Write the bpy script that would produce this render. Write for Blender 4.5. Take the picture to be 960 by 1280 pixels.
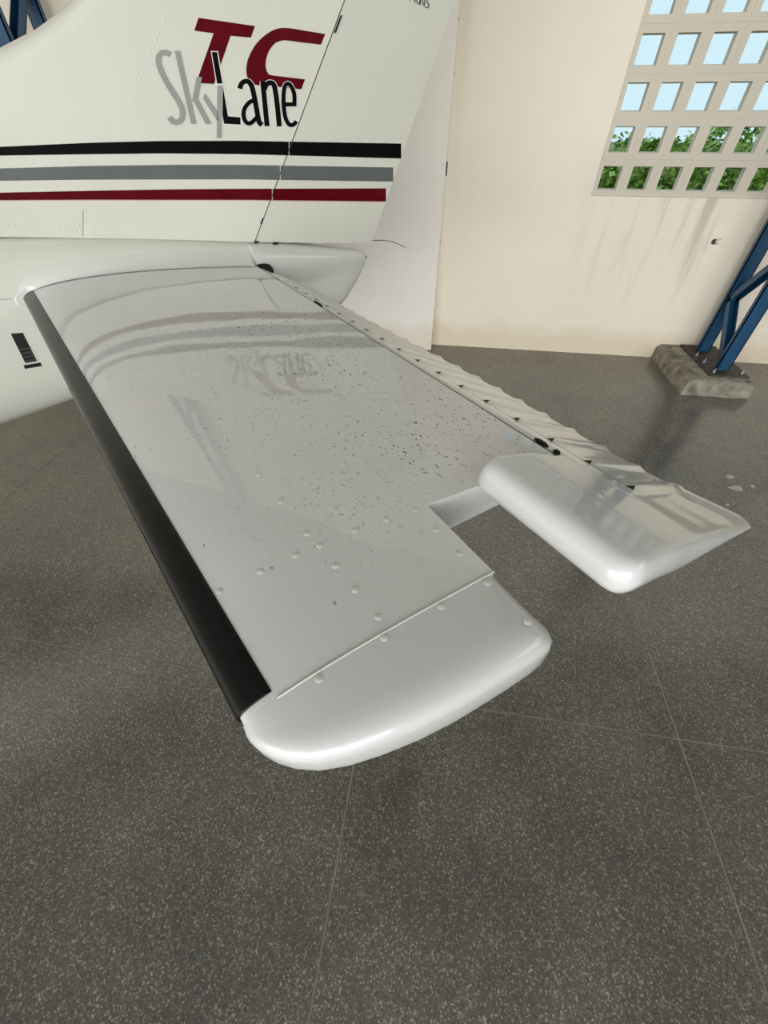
import bpy, bmesh, math, random
from mathutils import Vector, Matrix
for o in list(bpy.data.objects): bpy.data.objects.remove(o, do_unlink=True)
random.seed(7)
scene = bpy.context.scene
COL = scene.collection

# ------------------------------------------------------------------ camera, sky, light, exposure
CAM = Vector((0.0, 0.0, 1.40))
F_PX, HORIZON, YAW = 495.0, 152.0, math.radians(8.35)
PITCH = math.atan((640 - HORIZON) / F_PX)
cd = bpy.data.cameras.new('camera'); cam = bpy.data.objects.new('camera', cd); COL.objects.link(cam)
cam.location = CAM; cam.rotation_euler = (math.pi / 2 - PITCH, 0, YAW)
cd.sensor_fit = 'HORIZONTAL'; cd.sensor_width = 36.0; cd.lens = F_PX / 960 * 36.0; cd.clip_start = 0.02
scene.camera = cam

world = bpy.data.worlds.new('sky'); scene.world = world; world.use_nodes = True
wbg = world.node_tree.nodes['Background']
wbg.inputs[0].default_value = (0.56, 0.76, 0.84, 1); wbg.inputs[1].default_value = 1.0

def area(name, loc, rot, sx, sy, power, col):
    l = bpy.data.lights.new(name, 'AREA'); l.shape = 'RECTANGLE'; l.size = sx; l.size_y = sy
    l.energy = power; l.color = col
    o = bpy.data.objects.new(name, l); COL.objects.link(o); o.location = loc; o.rotation_euler = rot
    return o
# daylight through the wide open hangar front behind the camera, standing in that opening
area('hangar_front_offscreen', (-1.15, -8.55, 2.25), (math.radians(90), 0, 0), 14.0, 4.4, 900, (1.0, 0.985, 0.955))
# daylight outside the breeze block window whose pattern shows mirrored in the rudder; it shines in through the holes
area('block_window_offscreen', (6.12, .41, 3.53), (0, math.radians(90), 0), 1.5, 4.1, 150, (0.95, 0.98, 1.0))

scene.view_settings.view_transform = 'Standard'; scene.view_settings.look = 'None'
scene.view_settings.exposure = 0.20; scene.view_settings.gamma = 1.0
scene.view_settings.use_curve_mapping = False

sd = bpy.data.lights.new('sun_offscreen', 'SUN'); sd.energy = 1.6; sd.angle = math.radians(3); sd.color = (1, .95, .85)
sun = bpy.data.objects.new('sun_offscreen', sd); COL.objects.link(sun); sun.rotation_euler = (0, math.radians(-48), 0)
# ------------------------------------------------------------------ helpers
def ray(px, py):
    cx, cy = (px - 480) / F_PX, (640 - py) / F_PX
    d = Vector((cx, math.cos(PITCH) + cy * math.sin(PITCH), -math.sin(PITCH) + cy * math.cos(PITCH)))
    c, s = math.cos(YAW), math.sin(YAW)
    return Vector((c * d.x - s * d.y, s * d.x + c * d.y, d.z))

def mesh_obj(name, verts, faces, mat, parent=None, smooth=None, fix=True):
    me = bpy.data.meshes.new(name); me.from_pydata([tuple(v) for v in verts], [], faces)
    if fix:
        bm = bmesh.new(); bm.from_mesh(me)
        bmesh.ops.remove_doubles(bm, verts=bm.verts, dist=1e-6)
        bmesh.ops.recalc_face_normals(bm, faces=bm.faces); bm.to_mesh(me); bm.free()
    if mat: me.materials.append(mat)
    if smooth is not None:
        me.polygons.foreach_set('use_smooth', [True] * len(me.polygons))
        me.set_sharp_from_angle(angle=math.radians(smooth))
    me.update()
    o = bpy.data.objects.new(name, me); COL.objects.link(o)
    if parent: o.parent = parent
    return o

class MB:
    def __init__(s): s.v = []; s.f = []
    def add(s, vs, fs):
        b = len(s.v); s.v += [Vector(v) for v in vs]; s.f += [tuple(b + i for i in f) for f in fs]
    def box(s, x0, x1, y0, y1, z0, z1):
        s.add([(x, y, z) for z in (z0, z1) for y in (y0, y1) for x in (x0, x1)],
              [(0, 2, 3, 1), (4, 5, 7, 6), (0, 1, 5, 4), (2, 6, 7, 3), (0, 4, 6, 2), (1, 3, 7, 5)])
    def bar(s, p, q, w, h, up=(0, 0, 1)):
        p, q = Vector(p), Vector(q); d = (q - p).normalized(); x = d.cross(Vector(up)).normalized(); y = x.cross(d)
        vs = [c + x * (sx * w / 2) + y * (sy * h / 2) for c in (p, q) for sx, sy in ((-1, -1), (1, -1), (1, 1), (-1, 1))]
        s.add(vs, [(3, 2, 1, 0), (4, 5, 6, 7), (0, 1, 5, 4), (1, 2, 6, 5), (2, 3, 7, 6), (3, 0, 4, 7)])
    def tube(s, pts, r, n=8):
        pts = [Vector(p) for p in pts]; rings = []
        for i, p in enumerate(pts):
            d = (pts[min(i + 1, len(pts) - 1)] - pts[max(i - 1, 0)]).normalized()
            u = d.cross(Vector((0, 0, 1)) if abs(d.z) < .9 else Vector((1, 0, 0))).normalized(); w = u.cross(d)
            rr = r[i] if isinstance(r, (list, tuple)) else r
            rings.append([p + (u * math.cos(2 * math.pi * k / n) + w * math.sin(2 * math.pi * k / n)) * rr for k in range(n)])
        s.loft(rings, True)
    def loft(s, rings, caps=True, closed=True):
        b = len(s.v); n = len(rings[0])
        for r in rings: s.v += [Vector(v) for v in r]
        for i in range(len(rings) - 1):
            for k in range(n if closed else n - 1):
                k2 = (k + 1) % n
                s.f.append((b + i * n + k, b + i * n + k2, b + (i + 1) * n + k2, b + (i + 1) * n + k))
        if caps:
            s.f.append(tuple(b + k for k in reversed(range(n)))); e = b + (len(rings) - 1) * n
            s.f.append(tuple(e + k for k in range(n)))
    def cyl(s, c, axis, r, h, n=12):
        c = Vector(c); ax = Vector(axis).normalized(); s.tube([c, c + ax * h], r, n)
    def dome(s, c, r, h, n=8, up=(0, 0, 1)):
        c = Vector(c); up = Vector(up).normalized()
        u = up.cross(Vector((1, 0, 0)) if abs(up.x) < .9 else Vector((0, 1, 0))).normalized(); w = up.cross(u)
        rings = []
        for q in (0, .5, .85):
            rr = r * math.cos(q * math.pi / 2); hh = h * math.sin(q * math.pi / 2)
            rings.append([c + up * hh + (u * math.cos(2 * math.pi * k / n) + w * math.sin(2 * math.pi * k / n)) * rr for k in range(n)])
        s.loft(rings, True)
    def build(s, name, mat, parent=None, smooth=None, fix=True):
        return mesh_obj(name, s.v, s.f, mat, parent, smooth, fix)

def tag(o, label=None, cat=None, group=None, kind=None):
    for k, v in (('label', label), ('category', cat), ('group', group), ('kind', kind)):
        if v: o[k] = v
    return o
def empty(name, loc, rz=0.0):
    o = bpy.data.objects.new(name, None); COL.objects.link(o); o.location = loc; o.rotation_euler = (0, 0, rz)
    o.empty_display_size = .2
    return o
def smoothstep(x): x = max(0., min(1., x)); return x * x * (3 - 2 * x)
def lerp_tab(t, tab):
    if t <= tab[0][0]: return tab[0][1]
    for (x0, y0), (x1, y1) in zip(tab, tab[1:]):
        if t <= x1: return y0 + (y1 - y0) * (t - x0) / (x1 - x0)
    return tab[-1][1]

# ------------------------------------------------------------------ materials
class NT:
    def __init__(s, name):
        s.m = bpy.data.materials.new(name); s.m.use_nodes = True; s.t = s.m.node_tree
        s.b = s.t.nodes['Principled BSDF']
    def n(s, typ, **kw):
        nd = s.t.nodes.new(typ)
        for k, v in kw.items():
            if k.startswith('i_'): nd.inputs[k[2:].replace('_', ' ')].default_value = v
            else: setattr(nd, k, v)
        return nd
    def l(s, a, b): s.t.links.new(a, b)
    def pos(s, scale=(1, 1, 1), obj=False, rot=(0, 0, 0)):
        mp = s.n('ShaderNodeMapping'); mp.inputs['Scale'].default_value = scale; mp.inputs['Rotation'].default_value = rot
        if obj: s.l(s.n('ShaderNodeTexCoord').outputs['Object'], mp.inputs[0])
        else: s.l(s.n('ShaderNodeNewGeometry').outputs['Position'], mp.inputs[0])
        return mp.outputs[0]
    def noise(s, vec, scale, detail=4, rough=.55):
        nd = s.n('ShaderNodeTexNoise', i_Scale=scale, i_Detail=detail, i_Roughness=rough); s.l(vec, nd.inputs['Vector']); return nd.outputs[0]
    def ramp(s, fac, stops):
        r = s.n('ShaderNodeValToRGB'); el = r.color_ramp.elements
        while len(el) < len(stops): el.new(.5)
        for e, (p, c) in zip(el, stops):
            e.position = p; e.color = (c, c, c, 1) if isinstance(c, (int, float)) else (*c, 1)
        s.l(fac, r.inputs[0]); return r.outputs[0]
    def mix(s, fac, a, b, mode='MIX'):
        m = s.n('ShaderNodeMix', data_type='RGBA', blend_type=mode)
        for v, i in ((fac, 0), (a, 6), (b, 7)):
            if hasattr(v, 'links'): s.l(v, m.inputs[i])
            elif i == 0: m.inputs[0].default_value = v
            else: m.inputs[i].default_value = (*v, 1)
        return m.outputs[2]
    def math(s, op, a, b=0.5):
        m = s.n('ShaderNodeMath', operation=op)
        for v, i in ((a, 0), (b, 1)):
            if hasattr(v, 'links'): s.l(v, m.inputs[i])
            else: m.inputs[i].default_value = v
        return m.outputs[0]
    def bump(s, h, strength, dist):
        b = s.n('ShaderNodeBump', i_Strength=strength, i_Distance=dist); s.l(h, b.inputs['Height']); s.l(b.outputs[0], s.b.inputs['Normal']); return b
    def setp(s, **kw):
        for k, v in kw.items():
            nm = k.replace('_', ' '); i = s.b.inputs[nm]
            if hasattr(v, 'links'): s.l(v, i)
            else: i.default_value = (*v, 1) if isinstance(v, tuple) else v
        return s

def plain(name, col, rough=.5, metal=0., coat=0., var=.06, vs=12.):
    t = NT(name); n = t.noise(t.pos(obj=True), vs, 5)
    dark = tuple(c * (1 - var * 2) for c in col); lite = tuple(min(1, c * (1 + var)) for c in col)
    t.setp(Base_Color=t.ramp(n, [(.3, dark), (.7, lite)]), Roughness=rough, Metallic=metal, Coat_Weight=coat, Coat_Roughness=.04)
    return t.m

def m_paint(name, col, wave=.25, coat=1.0, cr=.04):
    t = NT(name); p = t.pos(obj=True)
    n = t.noise(p, 3.0, 5); c = t.ramp(n, [(.25, tuple(x * .955 for x in col)), (.75, col)])
    t.setp(Base_Color=c, Roughness=.42, Coat_Weight=coat, Coat_Roughness=cr, Specular_IOR_Level=.4)
    w = t.noise(p, 5.0, 1); f = t.noise(p, 380., 2)
    t.bump(t.math('ADD', w, t.math('MULTIPLY', f, .004)), wave, .02)
    t.l(t.b.inputs['Normal'].links[0].from_socket, t.b.inputs['Coat Normal'])
    return t.m

def m_stab():
    t = NT('stabilizer_dusty_white_paint'); p = t.pos(obj=True)
    base = (.78, .785, .775)
    n = t.noise(p, 4.0, 6); c = t.ramp(n, [(.25, tuple(x * .93 for x in base)), (.75, base)])
    # thin brown flecks, many on the aft outboard half
    warp = t.n('ShaderNodeMixRGB', blend_type='ADD'); warp.inputs[0].default_value = .03
    t.l(p, warp.inputs[1]); nz = t.n('ShaderNodeTexNoise', i_Scale=30., i_Detail=2); t.l(p, nz.inputs['Vector']); t.l(nz.outputs[1], warp.inputs[2])
    def flecks(scale, stretch, thr, keep):
        mp = t.n('ShaderNodeMapping'); mp.inputs['Scale'].default_value = stretch; mp.inputs['Rotation'].default_value = (0, 0, .5)
        t.l(warp.outputs[0], mp.inputs[0])
        v = t.n('ShaderNodeTexVoronoi', i_Scale=scale, i_Randomness=1.0); t.l(mp.outputs[0], v.inputs['Vector'])
        near = t.math('LESS_THAN', v.outputs['Distance'], thr)
        sep = t.n('ShaderNodeSeparateColor'); t.l(v.outputs['Color'], sep.inputs[0])
        return t.math('MULTIPLY', near, t.math('LESS_THAN', sep.outputs[0], keep))
    xyz = t.n('ShaderNodeSeparateXYZ'); t.l(p, xyz.inputs[0])
    # local x aft, local y = -span outboard; dirt zone around the middle of the span, aft half
    zx = t.ramp(t.math('ADD', xyz.outputs[0], .75), [(.22, .04), (.55, 1.)])
    zy = t.ramp(t.math('MULTIPLY', xyz.outputs[1], -.6), [(.18, .15), (.42, 1.), (.80, .9), (.92, .15)])
    zn = t.ramp(t.noise(p, 5., 3), [(.35, .15), (.6, 1.)])
    zone = t.math('MULTIPLY', t.math('MULTIPLY', zx, zy), zn)
    f1 = flecks(110., (1., .40, 1.), .21, .55); f2 = flecks(200., (1., .6, 1.), .24, .45)
    # random per-cell keep, widened by the zone
    m = t.math('MAXIMUM', f1, f2)
    m = t.math('MULTIPLY', m, t.math('MULTIPLY', zone, 1.1))
    c = t.mix(m, c, (.06, .05, .04))
    f3 = flecks(40., (1., .5, 1.), .075, .35)
    c = t.mix(t.math('MULTIPLY', f3, .55), c, (.16, .14, .11))
    t.setp(Base_Color=c, Roughness=.45, Coat_Weight=1.0, Coat_Roughness=.03, Specular_IOR_Level=.35)
    w = t.noise(p, 4.5, 1); w2 = t.noise(p, 13., 1)
    t.bump(t.math('ADD', w, t.math('MULTIPLY', w2, .15)), .07, .02)
    t.l(t.b.inputs['Normal'].links[0].from_socket, t.b.inputs['Coat Normal'])
    return t.m

def m_floor():
    t = NT('polished_terrazzo'); p = t.pos()
    big = t.noise(p, .9, 6, .6); mid = t.noise(p, 3.2, 5, .6)
    c = t.ramp(big, [(.28, (.12, .110, .088)), (.5, (.180, .160, .125)), (.72, (.25, .222, .175))])
    c = t.mix(.55, c, t.ramp(mid, [(.3, (.095, .097, .095)), (.7, (.20, .190, .160))]))
    v = t.n('ShaderNodeTexVoronoi', i_Scale=300., i_Randomness=1.); t.l(p, v.inputs['Vector'])
    sep = t.n('ShaderNodeSeparateColor'); t.l(v.outputs['Color'], sep.inputs[0])
    chip = t.ramp(sep.outputs[0], [(.0, .60), (.5, .84), (.82, 1.0), (.90, 1.6), (1., 2.3)])
    v2 = t.n('ShaderNodeTexVoronoi', i_Scale=150., i_Randomness=1.); t.l(p, v2.inputs['Vector'])
    s2 = t.n('ShaderNodeSeparateColor'); t.l(v2.outputs['Color'], s2.inputs[0])
    c = t.mix(t.math('MULTIPLY', t.math('GREATER_THAN', s2.outputs[1], .93), .3), c, (.34, .33, .30))
    # old damp stains with their own outline
    def stain(cx, cy, r, soft, amt, col, c):
        d = t.n('ShaderNodeVectorMath', operation='DISTANCE'); d.inputs[1].default_value = (cx, cy, 0)
        ad = t.n('ShaderNodeMixRGB', blend_type='ADD'); ad.inputs[0].default_value = .35
        nn = t.n('ShaderNodeTexNoise', i_Scale=3.5, i_Detail=3); t.l(p, nn.inputs['Vector']); t.l(p, ad.inputs[1]); t.l(nn.outputs[1], ad.inputs[2])
        t.l(ad.outputs[0], d.inputs[0])
        f = t.ramp(d.outputs['Value'], [(r, amt), (r + soft, 0.)])
        return t.mix(f, c, col)
    for px, py, r_, sf_, am_, cl_ in ((520, 975, .16, .03, .5, (.085, .074, .062)), (285, 1015, .13, .10, .5, (.10, .10, .105))):
        q_ = ray(px, py); q_ = CAM + q_ * (-CAM.z / q_.z); c = stain(q_.x + .175, q_.y + .175, r_, sf_, am_, cl_, c)
    c = t.mix(1., c, chip, 'MULTIPLY')
    t.setp(Base_Color=c, Roughness=t.ramp(mid, [(.3, .12), (.7, .27)]), Specular_IOR_Level=.8)
    t.bump(sep.outputs[1], .05, .001)
    return t.m

def m_wall(name, col, streaks):
    t = NT(name); p = t.pos()
    n = t.noise(p, 1.3, 6); c = t.ramp(n, [(.3, tuple(x * .93 for x in col)), (.7, col)])
    xyz = t.n('ShaderNodeSeparateXYZ'); t.l(p, xyz.inputs[0])
    if streaks:
        st = t.noise(t.pos((6.5, .3, .55)), 1.5, 5, .65)
        sm = t.ramp(st, [(.52, 0.), (.68, 1.)])
        zf = t.ramp(t.math('MULTIPLY', xyz.outputs[2], .5), [(.12, 0.), (.3, .55), (.53, .8), (.56, .25), (1., .3)])
        xf = t.ramp(t.math('MULTIPLY', t.math('ADD', xyz.outputs[0], 1.), .25), [(.45, .06), (.63, 1.), (.9, 1.)])
        c = t.mix(t.math('MULTIPLY', t.math('MULTIPLY', sm, zf), t.math('MULTIPLY', xf, .65)), c, (.36, .32, .25))
    # soil splash and peeling along the foot of the wall
    edge = t.math('ADD', xyz.outputs[2], t.math('MULTIPLY', t.noise(p, 5., 5), -.22))
    c = t.mix(t.ramp(edge, [(.0, .42), (.12, 0.)]), c, (.60, .47, .30))
    sp = t.noise(p, 60., 2); c = t.mix(t.ramp(sp, [(.74, 0.), (.78, .4)]), c, (.42, .37, .30))
    t.setp(Base_Color=c, Roughness=.72)
    t.bump(t.noise(p, 45., 5), .12, .006)
    return t.m

M = {}
M['paint'] = m_paint('white_gloss_paint', (.735, .725, .645), .08, .6)
M['fairing'] = m_paint('fairing_white_gloss', (.74, .745, .70), .05, 1., .06)
M['cap'] = m_paint('tip_white_plastic', (.72, .73, .725), .05, .9, .06)
M['stab'] = m_stab()
M['boot'] = plain('black_rubber_boot', (.008, .008, .008), .30, 0, 0., .2, 9.)
M['boot'].node_tree.nodes['Principled BSDF'].inputs['Specular IOR Level'].default_value = .3
M['black'] = plain('black_decal', (.004, .004, .005), .2, 0, .12, .1)
M['dark'] = plain('dark_opening', (.01, .01, .01), .8)
M['grey'] = plain('grey_decal', (.125, .140, .138), .3, 0, .8, .05)
M['silver'] = plain('silver_decal', (.34, .34, .32), .3, 0, .8, .05)
M['red'] = plain('dark_red_decal', (.11, .002, .008), .25, 0, .2, .1)
for k_ in ('black', 'red'): M[k_].node_tree.nodes['Principled BSDF'].inputs['Specular IOR Level'].default_value = .1
M['white_decal'] = plain('white_decal', (.80, .80, .76), .3, 0, .8, .02)
M['pinkline'] = plain('pink_decal_edge', (.65, .36, .36), .3, 0, .5, .02)
M['metal'] = plain('bare_metal', (.5, .5, .48), .35, 1.)
M['wick'] = plain('wick_wire', (.05, .05, .05), .5)
M['floor'] = m_floor()
M['splash'] = plain('chalky_splash', (.55, .53, .48), .6, 0, 0, .3, 60.)
M['strip'] = plain('tan_divider_strip', (.30, .26, .20), .5, 0, 0, .12)
M['wall'] = m_wall('cream_wall_paint', (.90, .815, .685), True)
M['wall2'] = m_wall('warm_white_wall_paint', (.94, .885, .82), False)
M['block'] = m_wall('cream_block_paint', (.66, .60, .505), False)
M['side_wall'] = m_wall('grey_wall_paint', (.20, .20, .19), False)
M['ceil'] = plain('grey_roof_sheet', (.36, .37, .37), .6)
M['blue'] = plain('blue_steel_paint', (.008, .070, .165), .40, 0, .15, .15, 6.)
M['conc'] = plain('rough_concrete', (.30, .27, .22), .9, 0, 0, .3, 14.)
M['steel'] = plain('rusty_plate', (.10, .085, .07), .6, .5, 0, .3, 20.)
M['bark'] = plain('bark', (.10, .07, .045), .9)
M['grass'] = plain('grass_ground', (.10, .17, .05), .9, 0, 0, .3, 3.)
M['rubber'] = plain('tyre_rubber', (.02, .02, .02), .7)
M['glass'] = plain('lamp_porcelain', (.8, .8, .78), .2)
def m_leaf():
    t = NT('leaf_green'); oi = t.noise(t.pos(), 9., 3)
    t.setp(Base_Color=t.ramp(oi, [(.3, (.09, .19, .03)), (.55, (.20, .36, .06)), (.75, (.42, .55, .13))]), Roughness=.5)
    return t.m
M['leaf'] = m_leaf()

# ------------------------------------------------------------------ the hangar
WY = 3.55; X0, X1, Y0 = -8.245, 5.953, -8.597
PIT = 1.0143; TX, TY = -.1385, .521      # divider grid
floor = MB(); floor.box(X0 - .3, X1 + .3, Y0, WY + .3, -.12, -.001)
floor = tag(floor.build('floor', M['strip']), kind='structure', label='grey brown polished terrazzo floor with tan divider strips')
XL = [X0, -6.22, -4.20, -2.17, TX, .873, 2.90, 4.93, X1]; YL = [Y0, -5.5, -2.5, TY, WY + .05]; g = .0031
for xa, xb in zip(XL, XL[1:]):
    for ya, yb in zip(YL, YL[1:]):
        b = MB(); b.box(xa + g, xb - g, ya + g, yb - g, -.03, 0); b.build('terrazzo_panel', M['floor'], floor)

# dried white splashes on the floor beyond the elevator tip
for px, py, rx, ry in ((912, 596, .028, .012), (920, 610, .045, .014), (941, 608, .012, .007), (909, 631, .010, .005)):
    r = ray(px, py); P = CAM + r * (-CAM.z / r.z); b = MB()
    rim = [(P.x + rx * random.uniform(.6, 1.15) * math.cos(k * .524) + ry * .5 * math.sin(k * .524), P.y + ry * 2 * random.uniform(.6, 1.15) * math.sin(k * .524)) for k in range(12)]
    b.add([(x, y, .0003) for x, y in rim] + [(P.x, P.y, .0012)], [(k, (k + 1) % 12, 12) for k in range(12)]); b.build('dried_splash', M['splash'], floor)
BP = .1832; WX0, WZ0 = .882, 1.045; NC, NR = 14, 7
WX1, WZ1 = WX0 + NC * BP, WZ0 + NR * BP
CEIL = 4.6
w = MB()
w.box(X0 - .3, WX0, WY, WY + .14, -.05, CEIL); w.box(WX1, X1 + .3, WY, WY + .14, -.05, CEIL)
w.box(WX0, WX1, WY, WY + .14, -.05, WZ0); w.box(WX0, WX1, WY, WY + .14, WZ1, CEIL)
tag(w.build('wall_back', M['wall']), kind='structure', label='cream painted hangar wall with drip stains')
def ring_block(b, cx, cz, ox, oy, oz, pit, hole, y0, y1, axis):
    # square frame with a tapered square hole
    o, h1, h2 = pit / 2 - .0002, hole / 2, hole / 2 - .004
    def P(u, v, y): return (cx + u, y, cz + v) if axis == 'x' else (y, cx + u, cz + v)
    sq = [(-1, -1), (1, -1), (1, 1), (-1, 1)]
    vs = [P(u * o, v * o, y0) for u, v in sq] + [P(u * h1, v * h1, y0) for u, v in sq] + [P(u * o, v * o, y1) for u, v in sq] + [P(u * h2, v * h2, y1) for u, v in sq]
    fs = []
    for k in range(4):
        q = (k + 1) % 4
        fs += [(k, q, 4 + q, 4 + k), (8 + q, 8 + k, 12 + k, 12 + q), (k, 8 + k, 8 + q, q), (4 + k, 4 + q, 12 + q, 12 + k)]
    b.add(vs, fs)
win = MB(); win.box(WX0 - .004, WX1 + .004, WY + .012, WY + .11, WZ0 - .012, WZ0); 
win.box(WX0 - .014, WX0, WY + .012, WY + .11, WZ0 - .012, WZ1)
win = tag(win.build('window_1', M['block']), kind='structure', label='breeze block window of square cream blocks open to the outside')
bmesh_ = None
for r in range(NR):
    for c in range(NC):
        if bmesh_ is None:
            b = MB(); ring_block(b, 0, 0, 0, 0, 0, BP, .118, 0, .036, 'x'); o = b.build('breeze_block', M['block'], win); bmesh_ = o.data
        else:
            o = bpy.data.objects.new('breeze_block', bmesh_); COL.objects.link(o); o.parent = win
        o.location = (WX0 + (c + .5) * BP, WY + .014 + random.uniform(-.0012, .0012), WZ0 + (r + .5) * BP)
        
# side walls; the right one has a high breeze block window as well
w = MB(); w.box(X0 - .14, X0, Y0, WY, -.05, CEIL)
tag(w.build('wall_left', M['wall']), kind='structure', label='cream painted hangar side wall')
RY0, RY1, RZ0, RZ1 = -1.6, 2.6, 2.8, 2.8 + 8 * .1832
RY1 = RY0 + 22 * .1832
w = MB(); w.box(X1, X1 + .14, Y0, RY0, -.05, CEIL); w.box(X1, X1 + .14, RY1, WY, -.05, CEIL)
w.box(X1, X1 + .14, RY0, RY1, -.05, RZ0); w.box(X1, X1 + .14, RY0, RY1, RZ1, CEIL)
tag(w.build('wall_right', M['side_wall']), kind='structure', label='grey painted hangar side wall with block window')
b = MB()
for r in range(8):
    for c in range(22): ring_block(b, RY0 + (c + .5) * .1832, RZ0 + (r + .5) * .1832, 0, 0, 0, .1832, .112, X1 + .01, X1 + .085, 'y')
tag(b.build('window_2', M['block']), kind='structure', label='high breeze block window in the side wall')
b = MB(); b.box(X0 - .3, X1 + .3, Y0, WY + .3, CEIL, CEIL + .08)
n = 60
for k in range(n):
    x = X0 + (X1 - X0) * (k + .5) / n; b.box(x - .03, x + .03, Y0, WY, CEIL - .03, CEIL)
tag(b.build('ceiling', M['ceil']), kind='structure', label='grey ribbed sheet roof of the hangar')
# white projecting pier behind the rudder
b = MB(); b.box(-1.05, -.096, WY - .12, WY + .02, -.05, CEIL)
pier = tag(b.build('wall_pier', M['wall2']), kind='structure', label='warm white wall pier standing proud behind the tail')
b = MB(); b.box(-.1, -.088, WY - .10, WY - .075, 1.145, 1.215); b.build('latch', M['dark'], pier)
for z in (1.80, 1.60, .78, .30, .22):
    b = MB(); b.dome((-.096, WY - .09, z), .006, .004, 6, (1, 0, 0)); b.build('screw', M['steel'], pier)
# outdoor ground
b = MB(); b.box(-40, 40, WY + .3, 60, -.3, -.12); b.box(-40, 40, -60, Y0, -.3, -.12); b.box(X1+.3, 40, Y0, WY + .3, -.3, -.12)
b.box(-40, X0-.3, Y0, WY + .3, -.3, -.12)
tag(b.build('ground_outside', M['grass']), kind='structure', label='green ground outside the hangar')

# shrubs behind the block window
def shrub(loc, rx, ry, h, n, label):
    root = empty('shrub', loc); tag(root, label, 'shrub', 'shrubs outside the block window')
    m = MB()
    for k in range(5):
        a = k * 1.26; m.tube([(0, 0, -.05), (.1 * math.cos(a), .1 * math.sin(a), h * .3), (rx * .5 * math.cos(a), ry * .5 * math.sin(a), h * .75)], [.035, .025, .01], 6)
    m.build('stem', M['bark'], root, 60)
    vs, fs = [], []
    for k in range(n):
        th = random.uniform(0, 6.283); u = random.random(); rr = random.random() ** .4
        ph = math.acos(1 - 2 * u); c = Vector((rx * rr * math.sin(ph) * math.cos(th), ry * rr * math.sin(ph) * math.sin(th), h * .55 + h * .45 * rr * math.cos(ph)))
        c.z += .10 * math.sin(c.x * 7 + loc[0] * 3) * h * .3
        ax = Vector((random.gauss(0, 1), random.gauss(0, 1), random.gauss(-.3, .6))).normalized()
        sd = ax.cross(Vector((random.gauss(0, 1), random.gauss(0, 1), random.gauss(0, 1)))).normalized()
        L = random.uniform(.045, .085); W = L * .30; nn = ax.cross(sd)
        bi = len(vs); vs += [c, c + ax * L * .45 + sd * W + nn * L * .06, c + ax * L - nn * L * .1, c + ax * L * .45 - sd * W + nn * L * .06]; fs.append((bi, bi + 1, bi + 2, bi + 3))
    f = mesh_obj('foliage', vs, fs, M['leaf'], root, None, False); f['kind'] = 'stuff'
shrub((1.55, 4.75, -.12), .70, .5, 1.48, 9000, 'dense green shrub outside, behind the wall below the block window end')
shrub((3.05, 4.85, -.12), .72, .55, 1.52, 9000, 'dense green shrub outside, behind the block window and blue column')
shrub((3.1, 6.5, -.12), 1.4, .6, 1.56, 9000, 'tall pale green shrub further out behind the other shrubs')
shrub((4.65, 5.0, -.12), .8, .6, 1.65, 6000, 'dense green shrub outside, past the blue column along the wall')

# ------------------------------------------------------------------ blue lattice columns
def lattice_column(x, label, plinth_label, gx):
    root = empty('lattice_column', (x, 0, .11)); tag(root, label, 'column', 'blue lattice columns along the back wall')
    W = .088; yn, yf = 3.10, 3.43; top = CEIL - .11
    for y, sgn in ((yn, 1), (yf, -1)):
        m = MB()   # channel section, open towards the middle of the column
        yb = y - .02; ye = y + .012; sgn = 1
        m.box(-W / 2, W / 2, min(yb, yb + sgn * .007), max(yb, yb + sgn * .007), 0, top)
        for sx in (-1, 1): m.box(min(sx * W / 2, sx * (W / 2 - .006)), max(sx * W / 2, sx * (W / 2 - .006)), min(yb, ye), max(yb, ye), 0, top)
        m.build('chord', M['blue'], root)
    z, k, ph = .02, 0, .37
    while z + ph < top:
        y0_, y1_ = (yn, yf) if k % 2 == 0 else (yf, yn)
        m = MB(); p, q = Vector((0, y0_, z)), Vector((0, y1_, z + ph)); d = (q - p).normalized(); nrm = Vector((1, 0, 0)).cross(d)
        sg = 1 if k % 2 == 0 else -1
        m.bar(p, q, .062, .006, nrm); off = nrm * .02
        for sx in (-.028, .028): m.bar(p + off + Vector((sx, 0, 0)), q + off + Vector((sx, 0, 0)), .006, .04, nrm)
        m.build('lacing_bar', M['blue'], root); z += ph; k += 1
    m = MB(); m.box(-.12, .14, 2.99, 3.53, -.001, .012); m.build('base_plate', M['steel'], root)
    for bx in (-.075, .11):
        for by in (3.035, 3.2, 3.33):
            m = MB(); m.tube([(bx, by, .012), (bx, by, .022)], .013, 6); m.cyl((bx, by, .02), (0, 0, 1), .006, .02, 8); m.build('bolt', M['metal'], root)
    # concrete plinth with worn edges
    rnd = random.Random(gx); m = MB(); rings = []
    for zz, ins in ((-.02, 0), (.0, 0), (.085, .008), (.105, .02), (.1105, .035)):
        ring = []; x0, x1, y0, y1 = x - .285 + ins, x + .165 - ins, 2.905 + ins, 3.56
        N = 9
        for a_, b_ in (((x0, y0), (x1, y0)), ((x1, y0), (x1, y1)), ((x1, y1), (x0, y1)), ((x0, y1), (x0, y0))):
            for q in range(N):
                t = q / N; j = .006 if 0 < zz < .108 else .003
                ring.append((a_[0] + (b_[0] - a_[0]) * t + rnd.uniform(-j, j), min(3.555, a_[1] + (b_[1] - a_[1]) * t + rnd.uniform(-j, j)), zz))
        rings.append(ring)
    m.loft(rings, True); tag(m.build('concrete_plinth', M['conc'], None, 35), plinth_label, 'plinth', 'concrete plinths under the blue columns')
lattice_column(2.015, 'blue steel lattice column beside the block window', 'rough concrete plinth under the column beside the block window', 3)
lattice_column(-2.60, 'blue steel lattice column showing beyond the dorsal fin edge', 'rough concrete plinth under the column behind the fuselage', 4)
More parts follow.
